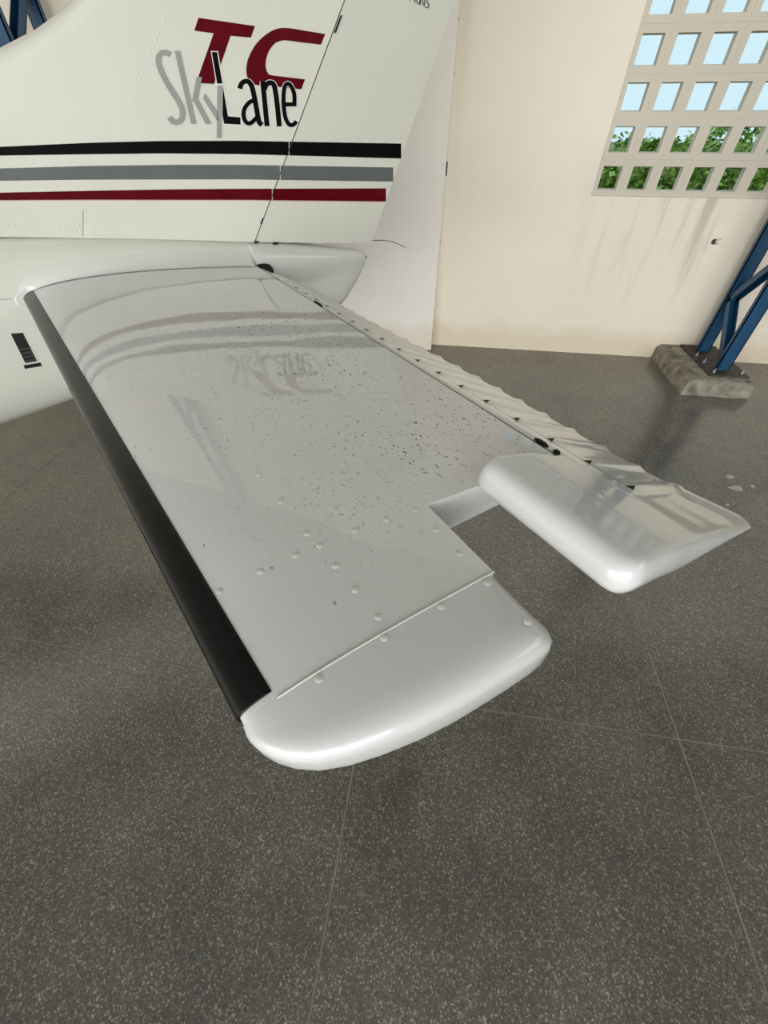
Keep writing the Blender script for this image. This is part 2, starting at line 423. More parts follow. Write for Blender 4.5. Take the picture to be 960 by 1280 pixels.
# little porcelain insulator on the wall
b = MB(); b.tube([(0, 0, 0), (0, -.012, 0), (0, -.02, 0), (0, -.035, 0)], [.022, .02, .013, .012], 12)
knob = empty('wall_knob', (1.80, WY, .815)); tag(knob, 'small round white knob fixed on stained cream wall below block window', 'knob')
b.build('knob_body', M['glass'], knob, 50)
b = MB(); b.tube([(-.022, .001, -.004), (-.022, -.014, -.004)], .016, 10); b.build('rust_socket', M['steel'], knob, 50)

# ------------------------------------------------------------------ the aeroplane (local x aft, y starboard, z up; datum .0 on stabiliser top at hinge root)
AX = math.radians(40); AV = Vector((math.cos(AX), math.sin(AX), 0)); SV = Vector((math.sin(AX), -math.cos(AX), 0))
ORG = Vector((-.7534, 1.6711, 1.0))
plane = empty('airplane', (ORG.x, ORG.y, 0), AX)
tag(plane, 'white single engine airplane tail with red, grey and black stripes', 'airplane')
ZD = 1.0
def L(a, s, z): return Vector((a, -s, z + ZD))
CS = -.12     # centre line, in span coordinate
def px_on(px, py, sfun, eps=0.):
    """pixel -> (a, s, z) on the surface s = sfun(a, z) + eps"""
    r = ray(px, py); s = -.07
    for _ in range(12):
        t = ((ORG - CAM).dot(SV) + s) / r.dot(SV); P = CAM + r * t - ORG; a, z = P.dot(AV), P.z
        s = sfun(a, z) + eps
    return L(a, s, z)

# --- fuselage
FT = {'W': [(-6.6, .42), (-5.2, .56), (-4.0, .55), (-2.8, .38), (-1.7, .262), (-1.2, .205), (-.75, .152), (-.4, .132), (0., .112), (.07, .108)],
      'T': [(-6.6, .25), (-5.2, .45), (-4.0, .85), (-2.8, .52), (-1.7, .32), (-1.2, .24), (-.75, .178), (-.4, .128), (0., .073), (.07, .066)],
      'B': [(-6.6, -.35), (-5.2, -.62), (-4.0, -.64), (-2.8, -.58), (-1.7, -.47), (-1.2, -.425), (-.75, -.375), (-.4, -.335), (0., -.28), (.07, -.27)],
      'C': [(-6.6, -.05), (-5.2, -.1), (-4.0, .0), (-1.7, -.08), (-.75, -.10), (0., -.10), (.07, -.10)]}
def fus_ring(a, n=48, inset=0.):
    W, T, B, Cc = (lerp_tab(a, FT[k]) for k in 'WTBC'); r = []
    for k in range(n):
        th = 2 * math.pi * k / n; c, s = math.cos(th), math.sin(th)
        e = 2 / 2.35
        y = math.copysign(abs(c) ** e, c) * (W - inset); z = Cc + math.copysign(abs(s) ** e, s) * ((T - Cc if s > 0 else Cc - B) - inset)
        r.append(L(a, CS + y, z))
    return r
def fus_side(a, z):
    W, T, B, Cc = (lerp_tab(a, FT[k]) for k in 'WTBC'); h = (T - Cc) if z > Cc else (Cc - B)
    q = min(.999, abs(z - Cc) / h); return CS + W * (1 - q ** 2.35) ** (1 / 2.35)
st = [-6.6, -6.3, -5.8, -5.2, -4.6, -4.0, -3.4, -2.8, -2.2] + [-1.7 + .11 * k for k in range(16)] + [.02]
m = MB(); m.loft([fus_ring(a) for a in st], True)
fus = m.build('fuselage', M['paint'], plane, 50)
# main undercarriage, so that the machine stands on the floor
for sgn in (-1, 1):
    m = MB(); m.tube([(-4.3, -CS + sgn * .35, ZD - .55), (-4.32, -CS + sgn * .8, ZD - .70), (-4.35, -CS + sgn * 1.22, .22)], [.06, .05, .035], 10); m.build('gear_leg', M['paint'], plane, 60)
    m = MB(); m.tube([(-4.35, -CS + sgn * 1.24 + dy, .215) for dy in (-.075, -.06, -.02, .02, .06, .075)], [.15, .195, .215, .215, .195, .15], 28); wh = m.build('wheel', M['rubber'], plane, 50)
    m = MB(); m.cyl((-4.35, -CS + sgn * 1.24 - .08, .215), (0, 1, 0), .10, .16, 20); m.build('hub', M['paint'], wh, 40)
m = MB(); m.tube([(-6.0, -CS, ZD - .5), (-6.0, -CS, .2)], .04, 10); m.build('gear_leg', M['metal'], plane, 50)
m = MB(); m.tube([(-6.0, -CS + dy, .19) for dy in (-.06, -.04, .04, .06)], [.14, .185, .185, .14], 24); m.build('wheel', M['rubber'], plane, 50)

# vent grille on the fuselage side ahead of the stabiliser
def side_patch(pts, eps, nsub=1):
    return [px_on(x, y, fus_side, eps) for x, y in pts]
def quad_px(b, pts, eps, sf, n=4, k=4):
    (x0, y0), (x1, y1), (x2, y2), (x3, y3) = pts; rings = []
    for j in range(k + 1):
        v = j / k; row = []
        for i in range(n + 1):
            u = i / n
            row.append(px_on((x0 * (1 - u) + x1 * u) * (1 - v) + (x3 * (1 - u) + x2 * u) * v, (y0 * (1 - u) + y1 * u) * (1 - v) + (y3 * (1 - u) + y2 * u) * v, sf, eps))
        rings.append(row)
    b.loft(rings, False, False)
vent = MB(); quad_px(vent, [(13.3, 417), (28.5, 416), (46, 451.5), (31.7, 454)], .001, fus_side, 4, 8)
vent = vent.build('vent_grille', M['dark'], fus, 60)
for v in (.52, .65, .78, .91):
    b = MB(); A = Vector((13.3, 417)).lerp(Vector((31.7, 454)), v); B_ = Vector((28.5, 416)).lerp(Vector((46, 451.5)), v)
    quad_px(b, [(A.x + .8, A.y), (B_.x - .5, B_.y), (B_.x + .2, B_.y + 2.0), (A.x + 1.6, A.y + 2.0)], .004, fus_side, 3, 1); b.build('louvre', M['steel'], vent)
b = MB(); quad_px(b, [(29.2, 456.8), (50.5, 453.2), (52.6, 457.6), (31.4, 461.2)], .0015, fus_side, 4, 2); b.build('vent_lip', M['dark'], fus, 60)
# panel seam along the fuselage side
b = MB(); quad_px(b, [(-3, 374.2), (14, 373), (14, 374), (-3, 375.2)], .001, fus_side, 4, 1); b.build('panel_seam', M['silver'], fus, 60)

# --- fin
HB, HT = (.038, .064), (.965, 1.35)     # rudder hinge line, (a, z)
def hinge_a(z): return HB[0] + (z - HB[1]) * (HT[0] - HB[0]) / (HT[1] - HB[1])
LEC = [(-1.75, .25), (-1.3, .365), (-.9, .43), (-.7, .472), (-.52, .537), (-.42, .574), (-.33, .617), (-.25, .668), (-.18, .735), (-.05, .885), (.12, 1.09), (.34, 1.35)]
def fin_s(a, z):
    fil = .10 * smoothstep((-a - .15) / 1.1) * smoothstep((.50 - z) / .38)
    return -.07 + fil
def bot_z(a): return lerp_tab(a, [(-1.75, .25), (-.727, .159), (-.521, .133), (-.293, .105), (.038, .064)])
def lec_at(v):
    n = len(LEC) - 1; x = v * n; i = min(int(x), n - 1); f = x - i
    return (LEC[i][0] + (LEC[i + 1][0] - LEC[i][0]) * f, LEC[i][1] + (LEC[i + 1][1] - LEC[i][1]) * f)
def fin_pt(u, v):
    Lp = lec_at(v); Rp = (HB[0] + (HT[0] - HB[0]) * v, HB[1] + (HT[1] - HB[1]) * v)
    ab = -1.75 + (HB[0] + 1.75) * u; Bp = (ab, bot_z(ab)); Tp = (.34 + (HT[0] - .34) * u, 1.35)
    c = [(LEC[0][0], bot_z(-1.75)), HB, (.34, 1.35), HT]
    f = lambda i: (1 - v) * Bp[i] + v * Tp[i] + (1 - u) * Lp[i] + u * Rp[i] - ((1 - u) * (1 - v) * LEC[0][i] + u * (1 - v) * c[1][i] + (1 - u) * v * c[2][i] + u * v * c[3][i])
    return f(0), f(1)
NU, NV = 44, 33
m = MB(); rows = []
for j in range(NV + 1):
    v = j / NV; port, star = [], []
    for i in range(NU + 1):
        u = (i / NU) ** 1.6; a, z = fin_pt(u, v); le = lec_at(v)
        dist = math.hypot(a - le[0], z - le[1]) if i else 0.
        h = (fin_s(a, z) - CS) * math.sqrt(1 - (1 - min(1, dist / .11)) ** 2)
        port.append(L(a, CS + h, z)); star.append(L(a, CS - h, z))
    rows.append(port + star[::-1])
m.loft(rows, True)
fin = m.build('vertical_fin', M['paint'], plane, 50)
# --- rudder
def rud_chord_te(z): return lerp_tab(z, [(.0, .594), (1.35, 1.303)])
def rud_s(a, z):
    ha = hinge_a(z); te = rud_chord_te(z); q = max(0, min(1.2, (a - ha) / (te - ha))); return -.07 - .046 * q
RG = .0034
m = MB(); rows = []
for j in range(25):
    z1 = -.004 + j * (1.35 + .004) / 24; port, star = [], []
    for i in range(17):
        q = i / 16; 
        zb = .064 - .064 * q; z = zb + (1.35 - zb) * j / 24
        ha = hinge_a(z) + RG; te = rud_chord_te(z); a = ha + (te - ha) * q; h = -.07 - .046 * q - CS
        port.append(L(a, CS + h, z)); star.append(L(a, CS - h, z))
    rows.append(port + star[::-1])
m.loft(rows, True)
rud = m.build('rudder', M['paint'], plane, 50)
# dark hinge cut-outs
def black_quad(pts, parent, eps=.0015, sf=fin_s, name='hinge_opening'):
    b = MB(); quad_px(b, pts, eps, sf, 2, 2); return b.build(name, M['dark'], parent)
black_quad([(425.5, 19), (428, 19), (420, 41), (417.2, 41)], rud, .003, lambda a, z: -.07)
black_quad([(328, 272.5), (329.6, 272.5), (327, 280), (325.2, 280)], rud, .003, lambda a, z: -.07)
black_quad([(318.5, 301), (324, 301), (322, 304), (317, 304)], rud, .004, lambda a, z: -.07)
black_quad([(342, 302.3), (350, 303), (346, 306.5), (340, 306.5)], rud, .004, lambda a, z: -.072)
# hinge gap line
b = MB(); b.loft([[L(hinge_a(z) + .0012, -.0693, z) for z in (.066, .7, 1.34)], [L(hinge_a(z) + .0035, -.0693, z) for z in (.066, .7, 1.34)]], False, False)
b.build('hinge_gap', M['steel'], fin)

# --- stripes, traced as edges over the image and laid on the skin
EPS = .0008
def stripe(top, bot, x0, x1, mat, sf, parent, eps=EPS, n=60):
    b = MB(); rows = [[], [], [], []]
    for i in range(n + 1):
        x = x0 + (x1 - x0) * i / n; t_, b_ = lerp_tab(x, top), lerp_tab(x, bot)
        for k in range(4): rows[k].append(px_on(x, t_ + (b_ - t_) * k / 3, sf, eps))
    b.loft(rows, False, False); return b.build('stripe', mat, parent, 60)
HX = lambda y: 430 + (318 - 430) * y / 303.
S1 = ([(-300, 190), (0, 183.5), (110, 178.5), (200, 176.2), (300, 176), (505, 179.5)], [(-300, 200), (0, 194.5), (110, 192.8), (200, 191.8), (300, 192.6), (505, 198.3)])
S2 = ([(-300, 218), (0, 210.5), (110, 207.5), (220, 206), (300, 206), (500, 209.5)], [(-300, 232), (0, 226), (110, 224.6), (220, 224.4), (300, 224.2), (500, 227.2)])
S3 = ([(-300, 250), (0, 240.8), (110, 238.5), (220, 236.6), (300, 236), (490, 235.4)], [(-300, 257), (0, 250.2), (110, 249.6), (220, 249.8), (300, 249.8), (490, 251.8)])
for (t_, b_), mat, ym, xe in ((S1, 'black', 186, 501.5), (S2, 'grey', 216, 491.5), (S3, 'red', 243, 482.5)):
    hx = HX(ym)
    stripe(t_, b_, -300, hx - .3, M[mat], fin_s, fin); stripe(t_, b_, hx + .6, xe, M[mat], rud_s, rud, EPS, 24)
stripe([(x, y - .0) for x, y in S3[1]], [(x, y + 1.1) for x, y in S3[1]], -300, HX(250) - 1, M['pinkline'], fin_s, fin)
stripe([(x, y - .0) for x, y in S3[1]], [(x, y + 1.1) for x, y in S3[1]], HX(250) + 1, 481, M['pinkline'], rud_s, rud, EPS, 24)

# --- lettering
def catmull(P, n=6):
    P = [Vector(p) for p in P]
    if len(P) < 3: return P
    Q = [P[0] * 2 - P[1]] + P + [P[-1] * 2 - P[-2]]; out = []
    for i in range(1, len(Q) - 2):
        for k in range(n):
            t = k / n; a, b, c, d = Q[i - 1], Q[i], Q[i + 1], Q[i + 2]
            out.append(.5 * ((2 * b) + (c - a) * t + (2 * a - 5 * b + 4 * c - d) * t * t + (3 * b - a - 3 * c + d) * t ** 3))
    return out + [P[-1]]
def stroke(b, pts, width, conv, eps, sf=fin_s, smooth=True, hor=False):
    P = catmull(pts) if smooth else [Vector(p) for p in pts]; l, r = [], []
    b.k = getattr(b, 'k', 0) + 1; eps += .0001 * (b.k - 1)
    for i, p in enumerate(P):
        d = (P[min(i + 1, len(P) - 1)] - P[max(i - 1, 0)]).normalized(); nrm = Vector((-d.y, d.x))
        if hor: nrm = Vector((1, 0)) / max(.3, abs(nrm.x)) if False else Vector((1, 0))
        w_ = width / 2
        l.append(px_on(*conv(p + nrm * w_), sf, eps)); r.append(px_on(*conv(p - nrm * w_), sf, eps))
    b.loft([l, r], False, False)
def poly(b, pts, eps, sf=fin_s):
    vs = [px_on(x, y, sf, eps) for x, y in pts]; b.add(vs, [tuple(range(len(vs)))])
c3 = lambda p: (180 + p[0] / 7.533, 10 + p[1] / 7.533)
c4 = lambda p: (270 + p[0] / 6., 10 + p[1] / 6.)
def letter(mat, fn, eps, parent=None, grow=0.):
    b = MB(); fn(b, eps, grow); o = b.build('letter', M[mat], parent or fin)
    return o
Tp = [(248, 22.2), (318.8, 32.5), (313.7, 47), (288.2, 44.8), (267.6, 105), (250, 104), (248, 95.6), (267, 41.6), (242.8, 38.3)]
def g_T(b, e, g):
    q = [Vector(p) for p in Tp]; c = Vector((277, 60))
    b.add([px_on(p.x, p.y, fin_s, e) for p in q], [(0, 1, 2, 3, 7, 8), (3, 4, 5, 6, 7)])
Co = [(820, 195), (680, 172), (540, 150), (460, 155), (380, 195), (300, 270), (245, 370), (227, 450), (235, 520), (265, 560), (310, 578), (450, 590), (640, 610)]
Ci = [(787, 275), (650, 259), (520, 243), (470, 252), (440, 268), (405, 310), (380, 370), (372, 430), (378, 462), (388, 485), (410, 502), (520, 517), (668, 535)]
def g_C(b, e, g): b.loft([[px_on(*c4(p), fin_s, e) for p in catmull(Co)], [px_on(*c4(p), fin_s, e) for p in catmull(Ci)]], False, False)
def g_S(b, e, g): stroke(b, [(248, 438), (205, 418), (163, 425), (138, 462), (137, 515), (160, 590), (210, 690), (270, 790), (330, 885), (358, 950), (362, 1010), (345, 1058), (308, 1076), (270, 1065), (238, 1030)], 52 + g, c3, e)
def g_k(b, e, g):
    stroke(b, [(312, 402), (468, 1090)], 50 + g, c3, e, hor=True, smooth=False); stroke(b, [(520, 650), (478, 880)], 52 + g, c3, e, hor=True, smooth=False)
    stroke(b, [(478, 850), (608, 1092)], 54 + g, c3, e, hor=True, smooth=False)
def g_y(b, e, g):
    stroke(b, [(714, 728), (707, 1222)], 48 + g, c3, e, hor=True, smooth=False)
    b.add([px_on(*c3(p), fin_s, e) for p in ((572, 800), (700, 985), (700, 1080), (555, 850))], [(0, 1, 2, 3)])
def g_L(b, e, g):
    k = g / 7.5
    b.add([px_on(x, y, fin_s, e) for x, y in ((264.6 - k, 65 - k), (271.3 + k, 65 - k), (285 + k, 145.3 - k), (300.5 + k, 146.7 - k), (300.8 + k, 155.8 + k), (280 - k, 154.7 + k))], [(0, 1, 2, 5), (2, 3, 4, 5)])
def g_a(b, e, g):
    stroke(b, [(178, 605), (190, 570), (212, 552), (242, 552), (265, 580), (282, 640), (305, 760), (322, 850), (345, 878)], 38 + g, c4, e)
    stroke(b, [(288, 690), (245, 712), (212, 760), (208, 815), (228, 858), (262, 862), (312, 815)], 33 + g, c4, e)
def g_n(b, e, g):
    stroke(b, [(350, 550), (383, 886)], 38 + g, c4, e, hor=True, smooth=False)
    stroke(b, [(362, 610), (380, 572), (408, 560), (434, 578), (448, 640), (462, 750), (475, 888)], 38 + g, c4, e)
def g_e(b, e, g):
    stroke(b, [(500, 724), (590, 722)], 32 + g, c4, e, smooth=False)
    stroke(b, [(588, 737), (587, 650), (565, 590), (538, 567), (516, 590), (507, 650), (508, 740), (522, 825), (548, 872), (578, 876), (604, 850)], 32 + g, c4, e)
letter('pinkline', g_T, EPS * .6); 
letter('red', g_T, EPS); letter('red', g_C, EPS)
for f in (g_L, g_a, g_n, g_e): letter('white_decal', f, EPS * 1.5, grow=9.).name = 'letter_outline'
for f in (g_L, g_a, g_n, g_e): letter('black', f, EPS * 2)
letter('white_decal', lambda b, e, g: (stroke(b, [(714, 712), (707, 1222)], 56, c3, e, hor=True, smooth=False)), EPS * 2.5).name = 'letter_outline'
for f in (g_S, g_k, g_y): letter('silver', f, EPS * 3)
c8 = lambda p: (480 + p[0] / 8., p[1] / 8.)
def rl(fn): 
    b = MB(); fn(b); b.build('letter', M['wick'], rud)
rl(lambda b: stroke(b, [(262, -60), (262, 12)], 9, c8, EPS, rud_s, False, True))
rl(lambda b: stroke(b, [(303, -50), (310, 28)], 11, c8, EPS, rud_s, False, True))
rl(lambda b: stroke(b, [(333, 30), (325, -10), (332, -45), (350, -38), (360, 0), (350, 38), (334, 30)], 10, c8, EPS, rud_s))
def g_N(b):
    stroke(b, [(368, -34), (362, 50)], 10, c8, EPS, rud_s, False, True); stroke(b, [(368, -34), (404, 64)], 11, c8, EPS, rud_s, False, True); stroke(b, [(411, -24), (402, 64)], 10, c8, EPS, rud_s, False, True)
rl(g_N)
rl(lambda b: stroke(b, [(452, 0), (438, -8), (428, 8), (440, 32), (450, 52), (442, 72), (426, 78), (414, 68)], 11, c8, EPS, rud_s))
# static wick on the rudder foot
b = MB(); pts = [px_on(x, y, lambda a, z: -.118) for x, y in ((455, 299), (465, 300.5), (480, 300.3), (490, 302), (500, 306), (507, 309.5))]
b.tube(pts, .0016, 6); b.build('static_wick', M['wick'], rud, 60)

# rivet rows on fin and fuselage: tiny domes joined, too small to pick apart singly
b = MB()
def rivrow(p, q, n, sf):
    for k in range(n):
        t = k / (n - 1); y_ = p[1] + (q[1] - p[1]) * t
        if 170 < y_ < 255 or (p[0] > 380 and y_ < 165): continue
        c = px_on(p[0] + (q[0] - p[0]) * t, y_, sf, 0.); b.dome(c, .0032, .0012, 6, (0, -1, 0))
for p, q, n in (((205, 25), (150, 165), 18), ((150, 165), (95, 290), 16), ((106, 276), (312, 286), 26), ((0, 280), (100, 288), 12), ((395, 12), (305, 262), 24)):
    rivrow(p, q, n, fin_s)
o = b.build('rivet_row', M['paint'], fin, 40); o['kind'] = 'stuff'
b = MB(); b.loft([[px_on(103.2, y, fin_s, EPS) for y in (262, 280, 295)], [px_on(104.2, y, fin_s, EPS) for y in (262, 280, 295)]], False, False); b.build('panel_seam', M['silver'], fin)

# --- tail cone behind the stabiliser
def tc(a):
    q = (a - .025) / .47
    W = lerp_tab(a, [(.025, .110), (.15, .094), (.3, .072), (.45, .046), (.53, .026), (.552, .016), (.560, .006)])
    T = lerp_tab(a, [(.025, .066), (.12, .055), (.3, .025), (.5, -.012), (.535, -.021), (.552, -.034), (.560, -.05)])
    B = lerp_tab(a, [(.025, -.285), (.2, -.282), (.32, -.268), (.413, -.236), (.46, -.195), (.507, -.143), (.54, -.105), (.553, -.085), (.560, -.065)])
    return W, T, B
m = MB(); rings = []
for a in [.012, .025, .06, .1, .15, .2, .25, .3, .34, .38, .42, .45, .48, .507, .53, .545, .552, .557, .560]:
    W, T, B = tc(max(a, .025)); zc = T - min(.055, (T - B) * .35); r = []
    for k in range(36):
        th = 2 * math.pi * k / 36; c, s = math.cos(th), math.sin(th); e = .85
        up = s > 0; y = math.copysign(abs(c) ** e, c) * W; z = zc + (math.copysign(abs(s) ** e, s) * (T - zc) if up else -abs(s) ** 1.15 * (zc - B))
        r.append(L(a, CS + y, z))
    rings.append(r)
m.loft(rings, True); tcone = m.build('tail_cone', M['fairing'], plane, 40)
m = MB(); m.tube([L(.553, CS, -.050), L(.567, CS, -.052)], [.010, .006], 10); m.build('tail_light', M['metal'], tcone, 50)
# dark slot where the elevator spar passes
def slot_s(a, z):
    return lerp_tab(a, [(0., -.006), (.1, -.018), (.2, -.035)])
b = MB(); vs = [px_on(x, y, slot_s, .012) for x, y in ((319, 332), (323, 330.2), (331, 329.2), (337, 330.5), (341, 335), (343, 341.5), (336, 339), (328, 336.8), (320, 335))]
b.add(vs, [tuple(range(len(vs)))]); b.build('elevator_slot', M['dark'], tcone)

# --- horizontal stabiliser
def LE(s): return -.75 + .1297 * s
def half(a, s, T=.09):
    le = LE(s); c = -le / .66; x = max(0., (a - le) / c)
    return 5 * T * c * (.2969 * math.sqrt(x) - .126 * x - .3516 * x * x + .2843 * x ** 3 - .1036 * x ** 4)
def zmid(a, s): le = LE(s); return -.031 * (1 - .3 * s / 1.58) * max(0., (a - le) / (-le))
def ztop(a, s): return zmid(a, s) + half(a, s)
def zbot(a, s): return zmid(a, s) - half(a, s)
SN, SS = 1.460, 1.593      # notch, tip seam
def af_ring(s, ate, off=0., n=30, x1=None):
    le = LE(s); r = []
    for k in range(n, -1, -1):
        a = le + (ate - le) * (k / n) ** 2; r.append(L(a, s, ztop(a, s) + off))
    for k in range(1, n + 1):
        a = le + (ate - le) * (k / n) ** 2; r.append(L(a, s, zbot(a, s) - off))
    return r
m = MB(); m.loft([af_ring(-.06 + (SN + .06) * k / 24, .004 + .02 * max(0., -.06 + (SN + .06) * k / 24)) for k in range(25)], True)
m.loft([af_ring(SN + (SS - SN) * k / 4, -.240) for k in range(5)], True)
stab = m.build('horizontal_stabilizer', M['stab'], plane, 40, )
# black abrasion boot in two lengths
def boot(s0, s1, w, off, n=14, mat='boot'):
    m = MB(); rings = []
    for k in range(n + 1):
        s = s0 + (s1 - s0) * k / n; le = LE(s); r = []
        wt = w(s)
        for q in range(12, -1, -1):
            a = le + wt * (q / 12) ** 2; r.append(L(a - off * (1 - q / 12), s, ztop(a, s) + off * (.2 if q == 12 else 1)))
        for q in range(1, 13):
            a = le + wt * 1.3 * (q / 12) ** 2; r.append(L(a - off * (1 - q / 12), s, zbot(a, s) - off))
        rings.append(r)
    m.loft(rings, True, False); return m.build('leading_edge_boot', M[mat], stab, 50)
boot(.02, .765, lambda s: .034, .0026); boot(.763, 1.5845, lambda s: .0345, .0032)
# moulded tip
def tip_edge(a):     # outer edge of the tip in span coordinate
    return lerp_tab(a, [(-.548, 1.588), (-.545, 1.603), (-.538, 1.620), (-.525, 1.638), (-.505, 1.654), (-.47, 1.668), (-.42, 1.680), (-.36, 1.687), (-.30, 1.690), (-.248, 1.691), (-.235, 1.687), (-.226, 1.674)])
m = MB(); rings = []
A0 = LE(SS) - .001
stn = [A0 + .0004, A0 + .003, A0 + .008, A0 + .016, A0 + .028, A0 + .045, A0 + .07, A0 + .1, A0 + .14, A0 + .18, A0 + .22, A0 + .25, -.262, -.246, -.234, -.2265]
for a in stn:
    h = half(max(a, LE(SS) + .0003), SS) + .0003
    if a > -.2621: h *= math.sqrt(max(0.05, 1 - max(0., (a + .262) / .0356) ** 2 * .5))
    zm = zmid(a, SS); se = tip_edge(a); r = []
    nn = 26
    for k in range(nn + 1):
        th = math.pi / 2 - math.pi * k / nn; c, s = math.cos(th), math.sin(th)
        aw = a - .012 * (1 - max(0., c) ** 2) * max(0., (a + .262) / .0355)
        r.append(L(aw, SS + (se - SS) * c ** .26 if c > 1e-6 else SS, zm + math.copysign(abs(s) ** .38, s) * h - .006 * (c ** 1.5 if c > 0 else 0)))
    rings.append(r)
m.loft(rings, True, True); tipc = m.build('tip_cap', M['cap'], stab, 40)
# seam bead between skin and tip
m = MB(); m.tube([L(a, SS, ztop(a, SS) + .0006) for a in [LE(SS) + .036 + k * .0268 for k in range(11)]], .0010, 6); m.build('tip_seam', M['white_decal'], stab, 60)
# domed fasteners over ribs and spar
def on_stab(px, py):
    r = ray(px, py); z = 0.
    for _ in range(10):
        t = (ORG.z + z - CAM.z) / r.z; P = CAM + r * t - ORG; a, s = P.dot(AV), P.dot(SV); z = ztop(max(a, LE(s) + .001), s)
    return a, s, z
riv = [(399, 848), (480, 797), (473, 771), (444, 737), (275, 739), (326, 714), (370, 694), (384, 667), (351, 627), (323, 593), (399, 682), (551, 758), (659, 777), (609, 729), (574, 692), (545, 662), (519, 638), (419, 707), (444, 663), (483, 650),
       (216, 394), (260, 392), (175, 412), (187, 425), (197, 438), (250, 445), (287, 439), (322, 434), (352, 430), (382, 427), (212, 452), (197, 456), (177, 461), (158, 466), (135, 473), (115, 478), (224, 470), (168, 571), (188, 563),
       (389, 394), (396, 400), (404, 405), (410, 424), (437, 421), (461, 429), (475, 437), (491, 446), (507, 456), (196, 338.5), (226, 336.5), (256, 336), (530, 474), (552, 490)]
rm = None
for k, (x, y) in enumerate(riv):
    a, s, z = on_stab(x, y)
    if rm is None:
        b = MB(); b.dome((0, 0, 0), .0048, .0012, 10); o = b.build('rivet', M['fairing'], stab, 60); rm = o.data
    else: o = bpy.data.objects.new('rivet', rm); COL.objects.link(o); o.parent = stab
    o.location = L(a, s, z + (.0003 if s > SS else 0)); f = .75 if s < 1.2 else 1.; o.scale = (f, f, f)
# root fillet fairing hugging the section
m = MB(); rings = []
le0 = LE(0.)
path = [(le0 + (0.0 - le0) * (k / 26) ** 2, 1) for k in range(26, -1, -1)] + [(le0 + (0. - le0) * (k / 26) ** 2, -1) for k in range(1, 16)]
for a, sg in path:
    base = (ztop if sg > 0 else zbot)(a, 0.); tq = (a - le0) / (-le0); nose = max(0., 1 - tq / .05)
    r = []
    for q in range(7):
        t = q / 6; lift = .040 * (1 - math.cos(t * math.pi / 2)); zz = base + sg * (.0015 + lift * (1 - nose))
        aa = a - nose * (.003 + lift * .55); fs_ = fus_side(aa, zz) + .002
        s_ = .022 - (.022 - fs_) * math.sin(t * math.pi / 2) if q < 6 else fs_ - .002
        r.append(L(aa, s_, zz))
    rings.append(r)
m.loft(rings, False, False); m.build('root_fairing', M['fairing'], stab, 60)

# --- elevator, drooped about its hinge
DR = math.radians(18.5); HA, HZ = .012, -.034
def E(c, s, n):  return L(HA + .022 * s + c * math.cos(DR) + n * math.sin(DR), s, HZ - c * math.sin(DR) + n * math.cos(DR))
def chord(s): return lerp_tab(s, [(.3, .197), (.5, .207), (.68, .230), (.85, .249), (1.0, .262), (1.2, .268), (1.5, .268), (1.6, .298), (1.66, .318)])
def ehalf(c, s):
    q = max(0., c / chord(s)); return .0285 * (1 - q) + .003
beads = [.10, .173, .247] + [lerp_tab(k, [(0, .32), (3, .54), (7, .845), (10, 1.08), (12, 1.235), (14, 1.402), (16, 1.562)]) for k in range(17)]
def bead_c(s): return .002 + .024 * s
def bead_h(c, s):
    d = min((abs(s - b) for b in beads)); r = max(0., 1 - d / .021)
    k = smoothstep((c - bead_c(s)) / .012)
    return .0048 * r * k
SE1 = 1.585
ss = sorted(set([.03 + k * .02 for k in range(78)] + beads + [b + d for b in beads for d in (-.021, -.0105, .0105, .021)]))
ss = [s for s in ss if s <= SE1]
def el_ring(s):
    C_ = chord(s); r = []; n = 22
    d = min((abs(s - b) for b in beads)); C2 = C_ + .004 * max(0., 1 - d / .021)
    for k in range(n, 0, -1):
        c = C2 * (k / n) ** 1.25; r.append(E(c, s, ehalf(min(c, C_), s) + bead_h(c, s)))
    for k in range(11):
        th = math.pi / 2 + math.pi * k / 10; r.append(E(.0315 * math.cos(th), s, .0315 * math.sin(th)))
    for k in range(1, n + 1):
        c = C2 * (k / n) ** 1.25; r.append(E(c, s, -ehalf(min(c, C_), s) + bead_h(c, s) * .3))
    return r
m = MB(); m.loft([el_ring(s) for s in ss], True)
elev = m.build('elevator', M['fairing'], plane, 28)
b = MB()
for s in beads:
    if s < .3: continue
    c = bead_c(s); h = ehalf(c, s); f = .7 + .25 * s
    b.add([E(c - .003 * f, s - .007 * f, h + .0006), E(c - .003 * f, s + .007 * f, h + .0006), E(c + .010 * f, s + .002, h + .0050)], [(0, 1, 2)])
o = b.build('bead_opening', M['dark'], elev); o['kind'] = 'stuff'
# spar seam line running along the bead fronts
b = MB(); b.loft([[E(bead_c(s) - .0035, s, ehalf(bead_c(s), s) + .0006) for s in (.05, .2, .6, 1., 1.57)], [E(bead_c(s) - .001, s, ehalf(bead_c(s), s) + .0008) for s in (.05, .2, .6, 1., 1.57)]], False, False); b.build('spar_seam', M['silver'], elev)
# dark gaps at the hinge brackets
for s0, s1 in ((.50, .56), (1.40, 1.43), (1.442, 1.455)):
    b = MB(); b.tube([(HA + .003 + .02 * s0, -(s0 + (s1 - s0) * t), ZD - .002) for t in (0, .25, .75, 1)], [.002, .005, .005, .002], 8); b.build('hinge_bracket', M['dark'], stab, 50)
b = MB(); b.tube([L(.0055 + .02 * s, s, ztop(.004 + .02 * s, s) - .0018) for s in (.0, .3, .6, .9, 1.2, SN)], .0022, 6); b.build('hinge_gap', M['steel'], stab, 60)
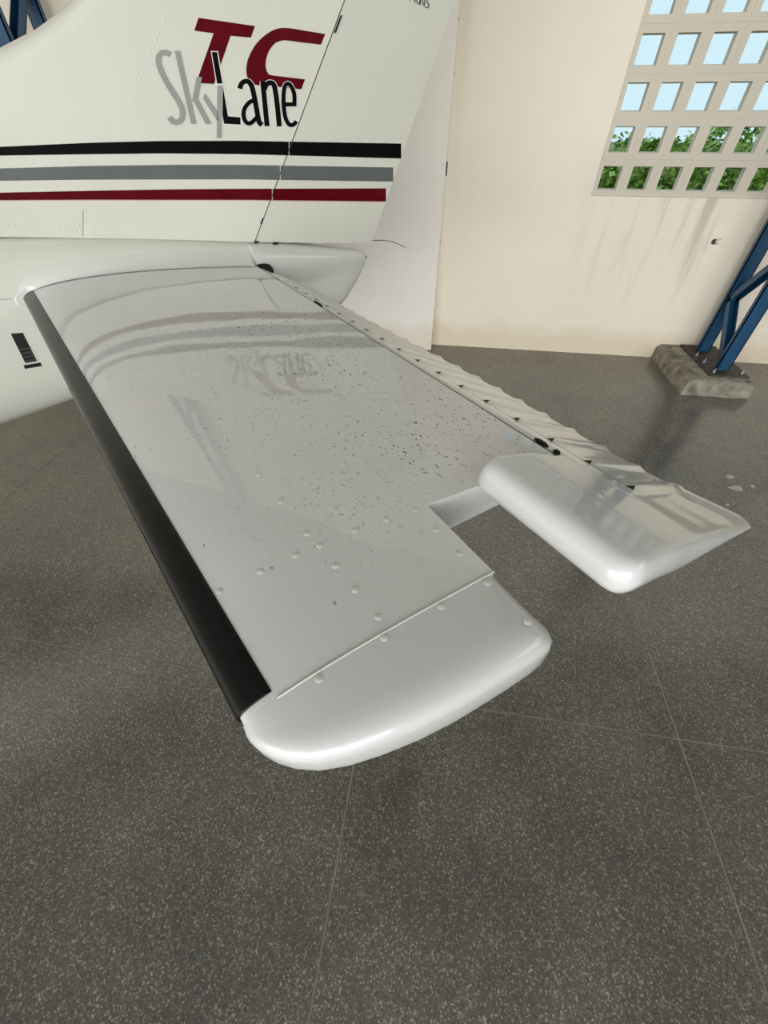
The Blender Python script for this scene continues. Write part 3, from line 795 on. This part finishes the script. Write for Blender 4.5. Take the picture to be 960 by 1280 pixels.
# horn balance with moulded tip
ST, SI = 1.695, 1.450
def horn_front(s):
    f = -.208
    for e, r in ((SI, .022), (ST, .030)):
        d = abs(s - e)
        if d < r: f += r * (1 - math.sqrt(max(0., 1 - ((r - d) / r) ** 2)))
    return f
def horn_ring(s, aft):
    cf = horn_front(s); r = []; n = 26
    ed = 1.
    if ST - s < .018: ed = math.sqrt(max(0.003, 1 - ((.018 - (ST - s)) / .018) ** 2.4))
    elif s - SI < .012: ed = .75 + .25 * math.sqrt(max(0., 1 - ((.012 - (s - SI)) / .012) ** 2))
    C_ = min(aft, chord(s) + .012 - .05 * max(0., (s - 1.66) / .043) ** 2)
    def ht(c):
        q = (c - cf) / .030; nose = max(0., 1 - (1 - min(1, q)) ** 2.4) ** .40
        body = .027 + .004 * smoothstep((c + .19) / .15) if c < .0 else (.031 - .0285 * min(1., c / chord(s)))
        return max(.0015, body * nose)
    cs = [cf + (C_ - cf) * (1 - math.cos(math.pi * k / n)) / 2 if aft > .1 else cf + (C_ - cf) * (k / n) ** 1.6 for k in range(n + 1)]
    def crease(c):   # shallow step across the moulded top
        return -.004 * smoothstep((c - .02) / .02) * (1 - smoothstep((c - .17 - .25 * (s - 1.6)) / .03)) * smoothstep((1.685 - s) / .02)
    up = lambda c: .009 * smoothstep((-c) / .12)
    for k in range(n, 0, -1): r.append(E(cs[k], s, ht(cs[k]) * ed + crease(cs[k]) + up(cs[k])))
    r.append(E(cf, s, up(cf)))
    for k in range(1, n + 1): r.append(E(cs[k], s, -ht(cs[k]) * ed + up(cs[k])))
    return r
m = MB()
m.loft([horn_ring(SI + .11 * (k / 10) ** 1.6, .045) for k in range(11)], True)
m.loft([horn_ring(SI + .11 + (ST - SI - .11) * (1 - (1 - k / 16) ** 1.8), 9.) for k in range(17)], True)
m.build('horn_balance', M['cap'], elev, 45)
# curl of sealant lifting off the trailing edge
s0 = 1.58
pts = [px for px in ((817, 598), (826, 605.5), (834, 609), (836, 604.5), (846, 606), (852, 614), (860, 621), (868, 626), (875, 627.5))]
def on_te(x, y):
    r = ray(x, y); n_ = (AV * math.sin(DR) + Vector((0, 0, math.cos(DR)))); Q = ORG + AV * (HA + .034) + Vector((0, 0, HZ)) + n_ * .012
    P = CAM + r * ((Q - CAM).dot(n_) / r.dot(n_)) - ORG; return L(P.dot(AV), P.dot(SV), P.z)
b = MB(); b.tube([on_te(*p) for p in pts], .0016, 6); b.build('sealant_curl', M['cap'], elev, 60)

# the starboard half of the tail, mirrored about the centre line
def mirrored(src, parent):
    me = src.data.copy()
    for v in me.vertices: v.co.y = -2 * CS - v.co.y
    me.flip_normals(); o = bpy.data.objects.new(src.name.split('.')[0], me); COL.objects.link(o); o.parent = parent
    return o
for half_ in (stab, elev):
    kids = [k for k in half_.children if k.name.split('.')[0] in ('leading_edge_boot', 'tip_cap', 'horn_balance', 'tip_seam')]
    mo = mirrored(half_, plane)
    for k in kids: mirrored(k, mo)
